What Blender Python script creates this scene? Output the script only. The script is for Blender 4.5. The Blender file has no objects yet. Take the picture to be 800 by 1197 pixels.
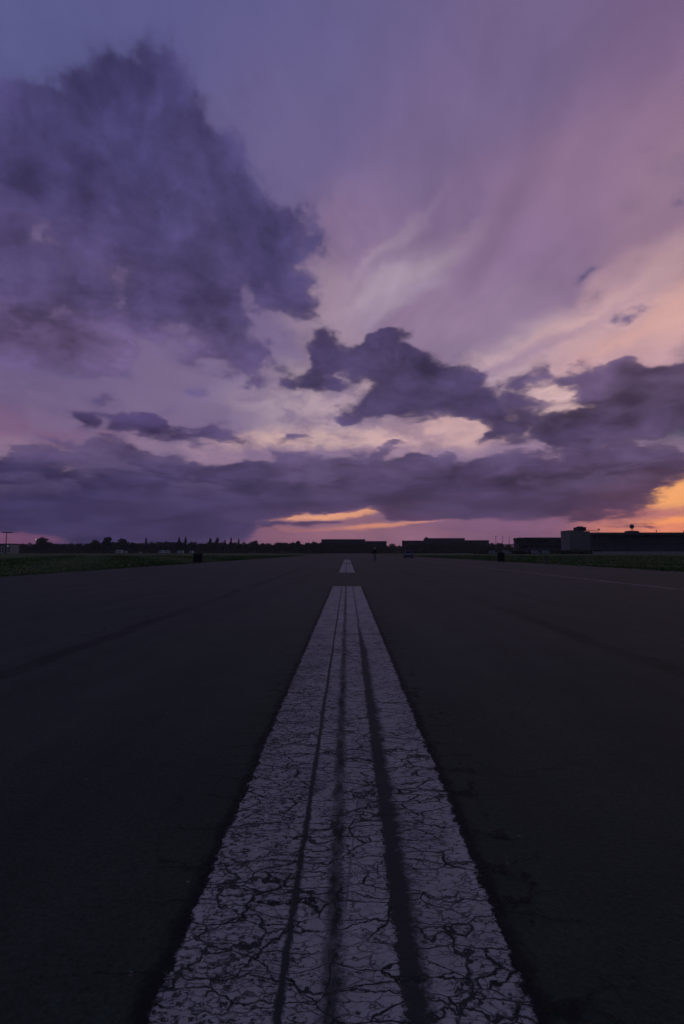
import bpy, bmesh, math, random
from mathutils import Vector, Matrix
import numpy as np
random.seed(7); rng = np.random.default_rng(7)
SC = bpy.context.scene
SUN_EL, SUN_AZ = math.radians(1.0), math.radians(37.0)
SC.cycles.use_adaptive_sampling = True; SC.cycles.adaptive_threshold = 0.012; SC.cycles.adaptive_min_samples = 8
SC.cycles.max_bounces = 4; SC.cycles.diffuse_bounces = 2; SC.cycles.glossy_bounces = 2; SC.cycles.transparent_max_bounces = 8; SC.cycles.caustics_reflective = False; SC.cycles.caustics_refractive = False
HAZE = 0.00014
# ---------------------------------------------------------------- sky
F_PX, CX, CY, VPX, HY = 533.0, 400.0, 598.5, 406.0, 646.0
PITCH = math.atan((HY - CY) / F_PX)
YAW = math.atan((VPX - CX) / F_PX)          # the lens looks this much to the left of the runway axis
CAM_H = 1.10

def view_dir(px, py):
    """Direction in the world (x right, y along the runway, z up) of a spot of the sky."""
    x, z, y = (px - CX) / F_PX, (CY - py) / F_PX, 1.0
    y, z = y * math.cos(PITCH) - z * math.sin(PITCH), y * math.sin(PITCH) + z * math.cos(PITCH)
    x, y = x * math.cos(YAW) - y * math.sin(YAW), x * math.sin(YAW) + y * math.cos(YAW)
    n = math.sqrt(x*x + y*y + z*z)
    return x/n, y/n, z/n

def stereo(px, py):
    x, y, z = view_dir(px, py)
    k = 2.0 / (1.0 + y)
    return x*k, z*k

def lin(c):
    return tuple(((v/255.0)/12.92 if v/255.0 <= .04045 else ((v/255.0+.055)/1.055)**2.4) for v in c)

class NT:
    def __init__(s, tree): s.t = tree
    def n(s, kind, ins=(), **kw):
        nd = s.t.nodes.new(kind)
        for k, v in kw.items(): setattr(nd, k, v)
        for i, v in (ins.items() if isinstance(ins, dict) else enumerate(ins)):
            if v is None: continue
            if isinstance(v, bpy.types.NodeSocket): s.t.links.new(v, nd.inputs[i])
            else: nd.inputs[i].default_value = v
        return nd
    def m(s, op, a, b=None, c=None, clamp=False):
        return s.n('ShaderNodeMath', (a, b, c), operation=op, use_clamp=clamp).outputs[0]
    def v(s, op, a, b=None, c=None):
        nd = s.n('ShaderNodeVectorMath', (a, b, c), operation=op)
        return nd.outputs['Value'] if op in ('DOT_PRODUCT', 'LENGTH', 'DISTANCE') else nd.outputs['Vector']
    def scale(s, a, f):
        return s.n('ShaderNodeVectorMath', {0: a, 3: f}, operation='SCALE').outputs['Vector']
    def noise(s, vec, scale, detail=6, rough=.55, dist=0.0, color=False, dims='3D', **kw):
        nd = s.n('ShaderNodeTexNoise', {'Vector': vec, 'Scale': scale, 'Detail': detail, 'Roughness': rough, 'Distortion': dist}, noise_dimensions=dims, **kw)
        return nd.outputs['Color' if color else 'Fac']
    def voro(s, vec, scale, feature='F1', **kw):
        ins = {'Vector': vec, 'Scale': scale}
        nd = s.n('ShaderNodeTexVoronoi', ins, feature=feature, **kw)
        return nd.outputs['Distance']
    def map(s, vec, loc=(0,0,0), rot=(0,0,0), sc=(1,1,1), kind='POINT'):
        return s.n('ShaderNodeMapping', (vec, loc, rot, sc), vector_type=kind).outputs[0]
    def ss(s, x, lo, hi, a=0.0, b=1.0):
        return s.n('ShaderNodeMapRange', {'Value': x, 'From Min': lo, 'From Max': hi, 'To Min': a, 'To Max': b}, interpolation_type='SMOOTHSTEP').outputs[0]
    def lr(s, x, lo, hi, a=0.0, b=1.0):
        return s.n('ShaderNodeMapRange', {'Value': x, 'From Min': lo, 'From Max': hi, 'To Min': a, 'To Max': b}).outputs[0]
    def mix(s, f, a, b, blend='MIX'):
        nd = s.t.nodes.new('ShaderNodeMix'); nd.data_type = 'RGBA'; nd.blend_type = blend; nd.clamp_factor = True
        for i, v in ((0, f), (6, a), (7, b)):
            if isinstance(v, bpy.types.NodeSocket): s.t.links.new(v, nd.inputs[i])
            elif i and len(v) == 3: nd.inputs[i].default_value = (*v, 1)
            else: nd.inputs[i].default_value = v
        return nd.outputs[2]

def quad_form(cx, cy, sx, sy, rot=0.0):
    """Coefficients of the squared distance from one direction of the sky, measured in its own axes."""
    u, v = stereo(cx, cy)
    ux, vx = stereo(cx + 4, cy); uy, vy = stereo(cx, cy + 4)
    sx *= math.hypot(ux-u, vx-v) / 4; sy *= math.hypot(uy-u, vy-v) / 4
    c, s_ = math.cos(math.radians(rot)), math.sin(math.radians(rot))
    A = (c/sx)**2 + (s_/sy)**2; C = (s_/sx)**2 + (c/sy)**2; B = 2*c*s_*(1/sx**2 - 1/sy**2)
    return (-A, -B, -C), (2*A*u + B*v, 2*C*v + B*u, -(A*u*u + B*u*v + C*v*v))

class Field:
    """Sums of soft round weights over directions of the sky."""
    def __init__(s, T, vec):
        s.T = T; p = T.n('ShaderNodeSeparateXYZ', (vec,)); u, v = p.outputs[0], p.outputs[1]
        s.V = T.n('ShaderNodeCombineXYZ', (u, v, 1.0)).outputs[0]
        s.Q = T.n('ShaderNodeCombineXYZ', (T.m('MULTIPLY', u, u), T.m('MULTIPLY', u, v), T.m('MULTIPLY', v, v))).outputs[0]
        s.k = 0
    def weight(s, blob, acc):
        T = s.T
        if s.k % 5 == 4 and isinstance(acc, bpy.types.NodeSocket):     # keeps the sums in order
            s.V = T.v('ADD', s.V, T.scale((1e-12,)*3, acc))
        s.k += 1
        q, l = quad_form(*blob)
        return T.m('EXPONENT', T.m('ADD', T.v('DOT_PRODUCT', s.Q, q), T.v('DOT_PRODUCT', s.V, l)))
    def scalar(s, blobs, acc=0.0):
        for b in blobs: acc = s.T.m('MULTIPLY_ADD', s.weight(b[1:], acc), b[0], acc)
        return acc
    def colour(s, pts, base, base_w):
        acc = tuple(c * base_w for c in lin(base)); sw = base_w
        for p in pts:
            col, k = lin(p[0]), (p[6] if len(p) > 6 else 1.0)
            w = s.weight(p[1:6], sw)
            acc = s.T.v('ADD', s.T.scale(tuple(c*k for c in col), w), acc)
            sw = s.T.m('MULTIPLY_ADD', w, k, sw)
        return s.T.scale(acc, s.T.m('DIVIDE', 1.0, sw))

# colour of the high sky: (sRGB), x, y, sx, sy, tilt, weight
HIGH = [
 ((88,88,140), 40,20,150,90,0), ((90,88,140), 220,20,110,80,0), ((100,92,140), 400,60,110,90,0),
 ((115,97,139), 600,60,120,90,0), ((120,96,136), 790,30,110,80,0),
 ((104,94,140), 330,180,80,80,0), ((120,101,143), 500,190,110,80,0), ((144,113,144), 690,180,120,70,20),
 ((146,116,142), 800,230,70,60,0), ((136,111,144), 420,270,60,50,0), ((133,107,143), 600,280,90,50,25),
 ((168,148,172), 480,335,50,22,25), ((178,142,156), 770,320,80,22,20), ((194,155,162), 700,372,90,18,25), ((216,166,162), 790,370,60,25,15),
 ((150,125,155), 560,375,60,30,25), ((176,150,166), 600,415,60,20,25), ((208,172,172), 660,465,50,14,25), ((190,150,160), 760,420,60,20,10),
 ((146,117,150), 655,392,105,6,27,1.6), ((208,170,168), 700,362,120,8,24,1.2), ((150,126,156), 525,425,60,9,32,1.2), ((184,162,176), 485,326,60,9,22,.7), ((166,144,166), 455,300,60,8,34,.6), ((144,118,150), 500,362,60,10,22,1.0),
 ((112,94,135), 130,330,90,60,0), ((116,98,140), 190,390,90,40,0), ((108,94,134), 100,440,100,35,0,1.4),
 ((128,110,146), 250,440,60,40,0), ((182,160,170), 320,458,45,22,0), ((160,136,158), 390,355,35,40,0),
 ((178,152,166), 400,460,40,40,0), ((204,168,166), 300,514,50,8,12), ((206,172,168), 390,512,50,12,0), ((196,158,160), 480,512,60,12,0), ((150,122,150), 340,540,200,14,0),
 ((124,90,126), 40,508,80,14,0), ((110,90,130), 40,460,90,30,0), ((126,105,140), 160,470,80,30,0),
 ((142,98,120), 390,606,90,16,0,1.0), ((244,166,120), 385,599,58,2.6,4,3.4), ((236,150,112), 447,613,34,2.4,4,2.6), ((186,116,114), 375,618,50,2.0,0,1.2), ((150,100,122), 340,630,90,9,0,1.5), ((150,104,128), 470,632,80,10,0,1.5),
 ((128,90,124), 570,622,70,14,0,1.4), ((136,92,122), 660,620,50,16,0), ((240,160,96), 795,580,45,12,0,2), ((176,104,110), 770,597,55,6,0,1.6), ((250,150,88), 800,606,40,4,0,2),
 ((236,134,98), 780,621,66,7,0,4), ((196,120,116), 725,612,35,14,0,1.5), ((124,78,112), 15,630,60,9,0,2), ((74,62,104), 180,630,110,14,0,2),
]
# colour of the low dark cumulus and of the long rain bank
LOW = [
 ((65,59,107), 150,130,110,90,0), ((69,61,105), 260,240,100,90,0), ((67,59,105), 30,180,110,80,0), ((79,67,111), 60,340,120,80,0),
 ((71,61,103), 240,370,80,60,0), ((69,57,97), 380,410,60,50,0), ((71,59,97), 470,450,70,50,0), ((69,56,93), 540,490,40,30,0),
 ((89,71,105), 760,440,80,30,0), ((81,64,97), 740,500,90,40,0), ((69,57,93), 630,505,60,26,0), ((73,55,87), 680,570,140,30,0),
 ((87,71,109), 60,520,120,18,0), ((65,52,93), 170,500,60,16,0), ((61,52,93), 80,590,140,40,0), ((71,59,99), 260,580,110,40,0),
 ((87,71,107), 390,540,90,22,0), ((75,61,97), 440,575,110,24,0), ((73,59,95), 560,575,100,30,0), ((93,65,97), 420,602,70,8,0), ((83,57,89), 760,600,60,20,0),
 ((95,79,123), 350,90,60,60,0), ((115,93,135), 130,400,120,30,0),
]
# where the dark cloud hangs: strength, x, y, sx, sy, tilt
DARK = [
 (.75,165,105,52,46,0), (.72,190,165,75,60,0), (.75,255,220,75,52,-40), (.82,10,175,75,62,0), (.45,90,190,60,50,0), (1.05,10,345,105,92,0), (.62,95,395,80,40,-15), (.42,110,290,70,40,-40),
 (1.0,238,368,84,46,-35), (.72,310,285,55,60,-40), (.35,225,285,50,50,0), (.42,370,280,26,55,35), (.22,170,270,50,40,-30), (.5,335,345,36,24,-40), (.4,300,440,16,9,0),
 (.24,345,90,45,36,30),
 (1.2,364,404,38,34,0), (.85,352,446,30,18,0), (1.1,438,424,44,34,-10), (1.25,492,458,48,38,-10), (.7,428,470,34,16,0), (.95,546,484,26,18,-20), (-.2,404,462,12,7,0), (.45,480,398,26,8,10), (.3,470,398,40,10,0),
 (.95,785,470,85,44,8), (.85,705,480,50,34,0), (.85,645,505,46,28,0), (.8,592,492,24,14,0), (.45,795,380,20,10,20), (.33,800,242,14,9,0), (.45,672,442,22,7,0),
 (.95,108,492,24,13,-10), (.9,180,502,46,15,-8), (.6,245,512,36,9,-6), (.35,300,520,60,10,10), (.35,380,518,30,8,0),
 (.30,125,590,60,20,0), (.72,80,552,190,30,0), (.35,60,535,50,12,0), (.35,160,532,40,12,0), (1.1,80,612,200,30,0), (.85,300,570,130,28,0), (1.0,430,570,130,26,0), (1.1,590,572,150,34,0), (1.0,710,562,80,34,10),
 (1.0,250,615,60,22,0), (.75,350,568,300,20,0), (.6,372,609,42,4,3), (.6,520,600,60,10,0), (.5,470,596,40,10,0),
 (-.3,590,200,150,110,0), (-1.1,20,631,60,7,-4), (-.45,450,508,70,10,0), (-.35,330,495,60,14,0), (-.4,100,455,100,14,0), (-1.2,822,592,60,17,-10), (.55,735,468,60,30,5), (.5,795,440,50,22,8), (.22,120,260,150,150,0), (.3,345,340,30,40,-30), (.35,590,470,40,18,-20), (-.75,392,601,64,8,3), (.35,345,505,26,7,0), (.5,565,508,34,13,0), (.35,255,500,26,7,0), (-.5,440,615,45,6,3), (-.8,520,628,210,8,0),
]

def build_sky():
    W = bpy.data.worlds.new("World"); bpy.context.scene.world = W; W.use_nodes = True
    nt = W.node_tree; nt.nodes.clear(); T = NT(nt)
    d = T.n('ShaderNodeTexCoord').outputs['Generated']
    sp = T.n('ShaderNodeSeparateXYZ', (d,))
    x, y, z = sp.outputs
    k = T.m('DIVIDE', 2.0, T.m('ADD', y, 1.02))
    u = T.m('MULTIPLY', x, k); v = T.m('MULTIPLY', T.m('MAXIMUM', z, 0.0), k)
    S = T.n('ShaderNodeCombineXYZ', (u, v, 0.0)).outputs[0]
    # the cloud sheets lie flat overhead, so their texture closes up towards the horizon
    w = T.m('LOGARITHM', T.m('ADD', v, 0.24), math.e)
    P = T.n('ShaderNodeCombineXYZ', (u, w, 0.0)).outputs[0]
    half = (.5, .5, .5)
    n1 = T.v('SUBTRACT', T.noise(P, 2.6, 3, .5, color=True), half)
    n2 = T.v('SUBTRACT', T.noise(P, 7.0, 4, .55, color=True), half)
    # vertical wandering shrinks towards the horizon
    vs = T.m('MINIMUM', T.m('MULTIPLY_ADD', v, 1.6, 0.12), 1.0)
    flat = T.n('ShaderNodeCombineXYZ', (1.0, vs, 0.0)).outputs[0]
    flat_h = T.n('ShaderNodeCombineXYZ', (1.0, T.m('MINIMUM', T.m('MULTIPLY_ADD', v, 1.5, 0.24), 1.0), 0.0)).outputs[0]
    wa = T.v('MULTIPLY', T.v('MULTIPLY_ADD', n1, (.14,.14,.14), T.scale(n2, .13)), flat_h)
    wb = T.v('MULTIPLY', T.v('MULTIPLY_ADD', n1, (.12,.12,.12), T.scale(n2, .16)), flat)
    Shigh = T.v('ADD', S, wa); Slow = T.v('ADD', S, wb)
    # high sky with long combed streaks
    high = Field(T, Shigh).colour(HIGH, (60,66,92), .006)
    # the streaks of ice cloud fan out from one low point of the sky
    uc, vc = stereo(360, 500)
    du, dv = T.m('SUBTRACT', u, uc), T.m('SUBTRACT', v, vc)
    ang = T.m('ARCTAN2', dv, du); rad = T.m('SQRT', T.m('ADD', T.m('MULTIPLY', du, du), T.m('MULTIPLY', dv, dv)))
    fan = T.v('ADD', T.n('ShaderNodeCombineXYZ', (T.m('MULTIPLY', T.m('MULTIPLY_ADD', rad, -.55, ang), 1.9), T.m('MULTIPLY', rad, .8), 0.0)).outputs[0], T.scale(n1, .8))
    streak = T.noise(fan, 1.6, 5, .52)
    right = T.ss(u, -.3, .2)
    amt = T.m('MULTIPLY', T.m('MULTIPLY', right, T.ss(rad, .03, .3)), T.lr(rad, .3, 1.1, 1.25, .6))
    high = T.scale(high, T.m('MULTIPLY_ADD', T.m('MULTIPLY', T.m('SUBTRACT', streak, .5), amt), .8, 1.0))
    soft = T.noise(P, 5.5, 6, .6)
    high = T.scale(high, T.lr(soft, .3, .7, .94, 1.06))
    # torn middle-high veil over the left and the centre
    f3 = T.noise(T.v('ADD', P, T.scale(n2, .10)), 6.5, 7, .60)
    vm = T.m('MULTIPLY', T.ss(u, .55, .0), T.m('MULTIPLY', T.ss(v, .62, .3), T.ss(v, .04, .1)))
    high = T.mix(T.m('MULTIPLY', T.m('MULTIPLY', T.ss(f3, .42, .60), vm), .70), high, lin((122,102,138)))
    # dark cloud
    Pw = T.v('ADD', P, T.scale(n2, .05))
    f1 = T.noise(Pw, 5.2, 9, .60)
    f2 = T.noise(T.v('ADD', Pw, (.035, -.045, 0)), 5.2, 9, .60)
    FL = Field(T, Slow); dens = FL.scalar(DARK)
    # strands of low scud over the whole left half
    n1z = T.n('ShaderNodeSeparateXYZ', (n1,)).outputs[2]
    dn = T.m('MULTIPLY_ADD', T.m('SUBTRACT', f1, .5), 2.6, T.m('MULTIPLY_ADD', n1z, .5, dens))
    # rounded heads of the cumulus
    puff = T.n('ShaderNodeTexVoronoi', {'Vector': T.v('ADD', P, T.scale(n2, .16)), 'Scale': 9.0, 'Detail': 1.0, 'Roughness': .5, 'Smoothness': .5}, feature='SMOOTH_F1', voronoi_dimensions='2D').outputs['Distance']
    dn = T.m('MULTIPLY_ADD', T.m('SUBTRACT', .56, puff), T.m('MULTIPLY', T.m('MULTIPLY', T.ss(v, 1.1, .3), T.ss(v, .03, .13)), .8), dn)
    alpha = T.m('ADD', T.m('MULTIPLY', T.ss(dn, .05, .80), .56), T.m('MULTIPLY', T.ss(dn, .34, .60), .42))
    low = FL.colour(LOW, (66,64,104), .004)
    relief = T.m('SUBTRACT', f1, f2)
    low = T.scale(low, T.m('MAXIMUM', T.m('MULTIPLY_ADD', T.m('MULTIPLY', relief, T.ss(v, .03, .22)), 2.7, T.lr(soft, .3, .7, 1.14, .88)), .6))
    low = T.scale(low, T.lr(puff, .25, .9, 1.12, .86))
    thick = T.ss(dn, .5, 1.3)
    low = T.scale(low, T.lr(thick, 0, 1, 1.10, .95))
    lumps = T.m('MULTIPLY', T.ss(f3, .47, .66), T.m('MULTIPLY', T.ss(v, .09, .17), T.ss(v, .34, .2)))
    low = T.mix(T.m('MULTIPLY', lumps, .5), low, lin((104,88,128)))
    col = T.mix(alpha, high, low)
    # thin lit fringe of the cloud on the side of the low sun
    fringe = T.m('MULTIPLY', T.m('MULTIPLY', T.ss(dn, .12, .3), T.ss(dn, .5, .3)), T.ss(relief, -.02, .08))
    warm = T.m('MULTIPLY', T.ss(v, .75, .25), T.ss(u, -.7, .2))
    col = T.mix(T.m('MULTIPLY', fringe, T.m('MULTIPLY', warm, .55)), col, T.scale(high, 1.25))
    col = T.n('ShaderNodeHueSaturation', {'Saturation': .96, 'Color': col}).outputs[0]
    sky = T.n('ShaderNodeTexSky', sky_type='NISHITA', sun_disc=False, sun_elevation=SUN_EL, sun_rotation=SUN_AZ)
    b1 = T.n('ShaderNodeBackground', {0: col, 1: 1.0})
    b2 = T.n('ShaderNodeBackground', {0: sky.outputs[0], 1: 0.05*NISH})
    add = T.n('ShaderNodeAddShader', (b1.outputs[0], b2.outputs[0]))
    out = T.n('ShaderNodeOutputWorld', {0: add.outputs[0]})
    W.cycles.sampling_method = 'NONE'
NISH = 0.02
def build_camera_and_sun():
    cd = bpy.data.cameras.new('camera'); cam = bpy.data.objects.new('camera', cd); SC.collection.objects.link(cam)
    cd.sensor_fit = 'HORIZONTAL'; cd.sensor_width = 24.0; cd.lens = 24.0 * F_PX / 800.0
    cd.clip_start = .05; cd.clip_end = 20000
    cam.location = (0, 0, CAM_H); cam.rotation_euler = (math.pi/2 + PITCH, 0, YAW)
    SC.camera = cam
    sd = bpy.data.lights.new('sun', 'SUN'); sun = bpy.data.objects.new('sun', sd); SC.collection.objects.link(sun)
    sd.energy = 0.03; sd.angle = math.radians(4); sd.color = (1.0, .55, .38)
    v = Vector((math.sin(SUN_AZ)*math.cos(SUN_EL), math.cos(SUN_AZ)*math.cos(SUN_EL), math.sin(SUN_EL)))
    sun.rotation_euler = v.to_track_quat('Z', 'Y').to_euler(); sun.location = (30, 40, 60)
    vs = SC.view_settings; vs.view_transform = 'Standard'; vs.look = 'None'; vs.exposure = 0; vs.gamma = 1; vs.use_curve_mapping = False
# ---------------------------------------------------------------- helpers
COL = SC.collection
def tag(o, label=None, cat=None, group=None, kind=None):
    if label: o['label'] = label
    if cat: o['category'] = cat
    if group: o['group'] = group
    if kind: o['kind'] = kind
    return o
def empty(name, loc, rz=0, **kw):
    o = bpy.data.objects.new(name, None); COL.objects.link(o); o.location = loc; o.rotation_euler = (0, 0, rz)
    o.empty_display_size = .5
    return tag(o, **kw)

class MB:
    """Collects shapes into one mesh."""
    def __init__(s): s.v = []; s.f = []
    def add(s, vs, fs):
        n = len(s.v); s.v += [tuple(p) for p in vs]; s.f += [tuple(i + n for i in f) for f in fs]; return s
    def box(s, c, d, rz=0.0, taper=1.0):
        x, y, z = d[0]/2, d[1]/2, d[2]/2; cr, sr = math.cos(rz), math.sin(rz); vs = []
        for k in (-1, 1):
            t = 1.0 if k < 0 else taper
            for i, j in ((-1,-1),(1,-1),(1,1),(-1,1)):
                a, b = i*x*t, j*y*t
                vs.append((c[0] + a*cr - b*sr, c[1] + a*sr + b*cr, c[2] + k*z))
        return s.add(vs, [(3,2,1,0),(4,5,6,7),(0,1,5,4),(1,2,6,5),(2,3,7,6),(3,0,4,7)])
    def tube(s, pts, rs, n=8, cap=True):
        rings = []; pts = [Vector(p) for p in pts]
        if not hasattr(rs, '__len__'): rs = [rs]*len(pts)
        vs = []; fs = []
        for i, p in enumerate(pts):
            d = (pts[min(i+1, len(pts)-1)] - pts[max(i-1, 0)]).normalized()
            a = d.orthogonal().normalized(); b = d.cross(a)
            if i and (a - la).length > 1.2: pass
            if i:
                a = (la - d*la.dot(d)).normalized(); b = d.cross(a)
            la = a
            for k in range(n):
                t = 2*math.pi*k/n; vs.append(p + (a*math.cos(t) + b*math.sin(t))*rs[i])
        for i in range(len(pts)-1):
            for k in range(n):
                fs.append((i*n+k, i*n+(k+1)%n, (i+1)*n+(k+1)%n, (i+1)*n+k))
        if cap: fs += [tuple(range(n))[::-1], tuple((len(pts)-1)*n + k for k in range(n))]
        return s.add(vs, fs)
    def ball(s, c, r, sc=(1,1,1), seg=14, rg=9):
        vs = [(c[0], c[1], c[2]-r*sc[2])]; fs = []
        for i in range(1, rg):
            ph = -math.pi/2 + math.pi*i/rg
            for k in range(seg):
                t = 2*math.pi*k/seg
                vs.append((c[0]+r*sc[0]*math.cos(ph)*math.cos(t), c[1]+r*sc[1]*math.cos(ph)*math.sin(t), c[2]+r*sc[2]*math.sin(ph)))
        vs.append((c[0], c[1], c[2]+r*sc[2]))
        for k in range(seg): fs.append((0, 1+(k+1)%seg, 1+k))
        for i in range(rg-2):
            for k in range(seg):
                a = 1+i*seg; b = a+seg; fs.append((a+k, a+(k+1)%seg, b+(k+1)%seg, b+k))
        e = 1+(rg-2)*seg; L = len(vs)-1
        for k in range(seg): fs.append((e+k, e+(k+1)%seg, L))
        return s.add(vs, fs)
    def prism(s, prof, y0, y1, axis='y'):
        """Outline in (x, z) pulled from y0 to y1."""
        n = len(prof)
        if axis == 'y': vs = [(x, y0, z) for x, z in prof] + [(x, y1, z) for x, z in prof]
        else: vs = [(y0, x, z) for x, z in prof] + [(y1, x, z) for x, z in prof]
        fs = [tuple(range(n)), tuple(range(2*n-1, n-1, -1))] + [(i, i+n, (i+1)%n+n, (i+1)%n) for i in range(n)]
        return s.add(vs, fs)
    def build(s, name, mat, parent=None, bevel=0.0, smooth=False, **kw):
        me = bpy.data.meshes.new(name); me.from_pydata(s.v, [], s.f)
        bm = bmesh.new(); bm.from_mesh(me); bmesh.ops.recalc_face_normals(bm, faces=bm.faces)
        if bevel: bmesh.ops.bevel(bm, geom=[e for e in bm.edges if len(e.link_faces) == 2 and e.calc_face_angle(0) > .6], offset=bevel, segments=2, affect='EDGES', clamp_overlap=True)
        bm.to_mesh(me); bm.free()
        if smooth: me.shade_smooth()
        me.materials.append(mat)
        o = bpy.data.objects.new(name, me); COL.objects.link(o); o.parent = parent
        return tag(o, **kw)

def copy_tree(o, parent=None):
    c = o.copy(); COL.objects.link(c); c.parent = parent
    for ch in list(o.children): copy_tree(ch, c)
    return c

def np_mesh(name, V, Fq, mat, **kw):
    """One mesh from arrays of vertices and equal-sized faces."""
    me = bpy.data.meshes.new(name); k = Fq.shape[1]
    me.vertices.add(len(V)); me.vertices.foreach_set('co', V.astype(np.float32).ravel())
    me.loops.add(Fq.size); me.loops.foreach_set('vertex_index', Fq.astype(np.int32).ravel())
    me.polygons.add(len(Fq)); me.polygons.foreach_set('loop_start', np.arange(0, Fq.size, k, dtype=np.int32))
    me.polygons.foreach_set('loop_total', np.full(len(Fq), k, dtype=np.int32))
    me.update(calc_edges=True); me.materials.append(mat)
    o = bpy.data.objects.new(name, me); COL.objects.link(o); return tag(o, **kw)

def spot(px, Z, z=0.0):
    """A place Z metres down the runway, as far to the side as px stands from the runway's vanishing point."""
    return Vector(((px - VPX) / F_PX * Z, Z, z))
def up(py, Z):
    """Height above the ground of something seen Z metres away."""
    return CAM_H + (HY - py) / F_PX * Z

# ---------------------------------------------------------------- materials
def new_mat(name):
    m = bpy.data.materials.new(name); m.use_nodes = True; nt = m.node_tree; nt.nodes.clear()
    T = NT(nt); p = nt.nodes.new('ShaderNodeBsdfPrincipled'); o = nt.nodes.new('ShaderNodeOutputMaterial')
    nt.links.new(p.outputs[0], o.inputs[0]); return m, T, p, o
def simple(name, col, rough=.7, var=.25, scale=3.0, metal=0.0, spec=.5, bump=0.0):
    m, T, p, o = new_mat(name)
    co = T.n('ShaderNodeTexCoord').outputs['Object']
    n = T.noise(co, scale, 6, .6)
    c = T.scale(tuple(col), T.lr(n, .25, .75, 1-var, 1+var))
    T.t.links.new(c, p.inputs['Base Color']); p.inputs['Roughness'].default_value = rough
    p.inputs['Metallic'].default_value = metal; p.inputs['Specular IOR Level'].default_value = spec
    if bump:
        b = T.n('ShaderNodeBump', {'Strength': bump, 'Distance': .02, 'Height': n}); T.t.links.new(b.outputs[0], p.inputs['Normal'])
    return m
def glow(name, col, s):
    m, T, p, o = new_mat(name); p.inputs['Base Color'].default_value = (*col, 1)
    p.inputs['Emission Color'].default_value = (*col, 1); p.inputs['Emission Strength'].default_value = s; return m

def mat_asphalt():
    m, T, p, o = new_mat('asphalt')
    co = T.n('ShaderNodeTexCoord').outputs['Object']
    big = T.noise(co, .18, 5, .6); lane = T.noise(T.map(co, sc=(1.3, .05, 1)), 1.0, 5, .6); mid = T.noise(co, 2.2, 6, .65)
    grit = T.voro(co, 95.0); fine = T.noise(co, 60, 4, .7)
    k = T.m('MULTIPLY', T.lr(big, .3, .7, .82, 1.18), T.lr(lane, .3, .7, .76, 1.2))
    k = T.m('MULTIPLY', k, T.lr(mid, .3, .7, .86, 1.14)); k = T.m('MULTIPLY', k, T.lr(fine, .3, .7, .6, 1.45))
    base = T.mix(T.ss(big, .35, .65), (.031, .055, .035), (.036, .051, .037))
    base = T.scale(base, k)
    # pale stones here and there
    cell = T.n('ShaderNodeTexVoronoi', {'Vector': co, 'Scale': 30.0}, feature='F1')
    rnd = T.n('ShaderNodeSeparateColor', (cell.outputs['Color'],)).outputs[0]
    stone = T.m('MULTIPLY', T.m('GREATER_THAN', rnd, .993), T.m('LESS_THAN', cell.outputs['Distance'], .22))
    base = T.mix(T.m('MULTIPLY', stone, .55), base, (.22, .20, .17))
    # hairline cracks, wandering, rare
    wc = T.v('ADD', T.map(co, sc=(1.0, .7, 1)), T.scale(T.v('SUBTRACT', T.noise(co, 1.5, 6, .65, color=True), (.5,.5,.5)), .8))
    e = T.n('ShaderNodeTexVoronoi', {'Vector': wc, 'Scale': .42}, feature='DISTANCE_TO_EDGE').outputs[0]
    crack = T.m('MULTIPLY', T.ss(e, .012, .003), T.ss(T.noise(co, .35, 3, .5), .48, .6))
    base = T.mix(T.m('MULTIPLY', crack, .65), base, (.012, .012, .013))
    T.t.links.new(base, p.inputs['Base Color'])
    p.inputs['Roughness'].default_value = .78; p.inputs['Specular IOR Level'].default_value = .35
    h = T.m('ADD', T.m('MULTIPLY', T.m('SUBTRACT', 1.0, grit), .6), T.m('MULTIPLY', fine, .5))
    h = T.m('SUBTRACT', h, T.m('MULTIPLY', crack, 2.0))
    b = T.n('ShaderNodeBump', {'Strength': .55, 'Distance': .006, 'Height': h}); T.t.links.new(b.outputs[0], p.inputs['Normal'])
    return m

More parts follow.
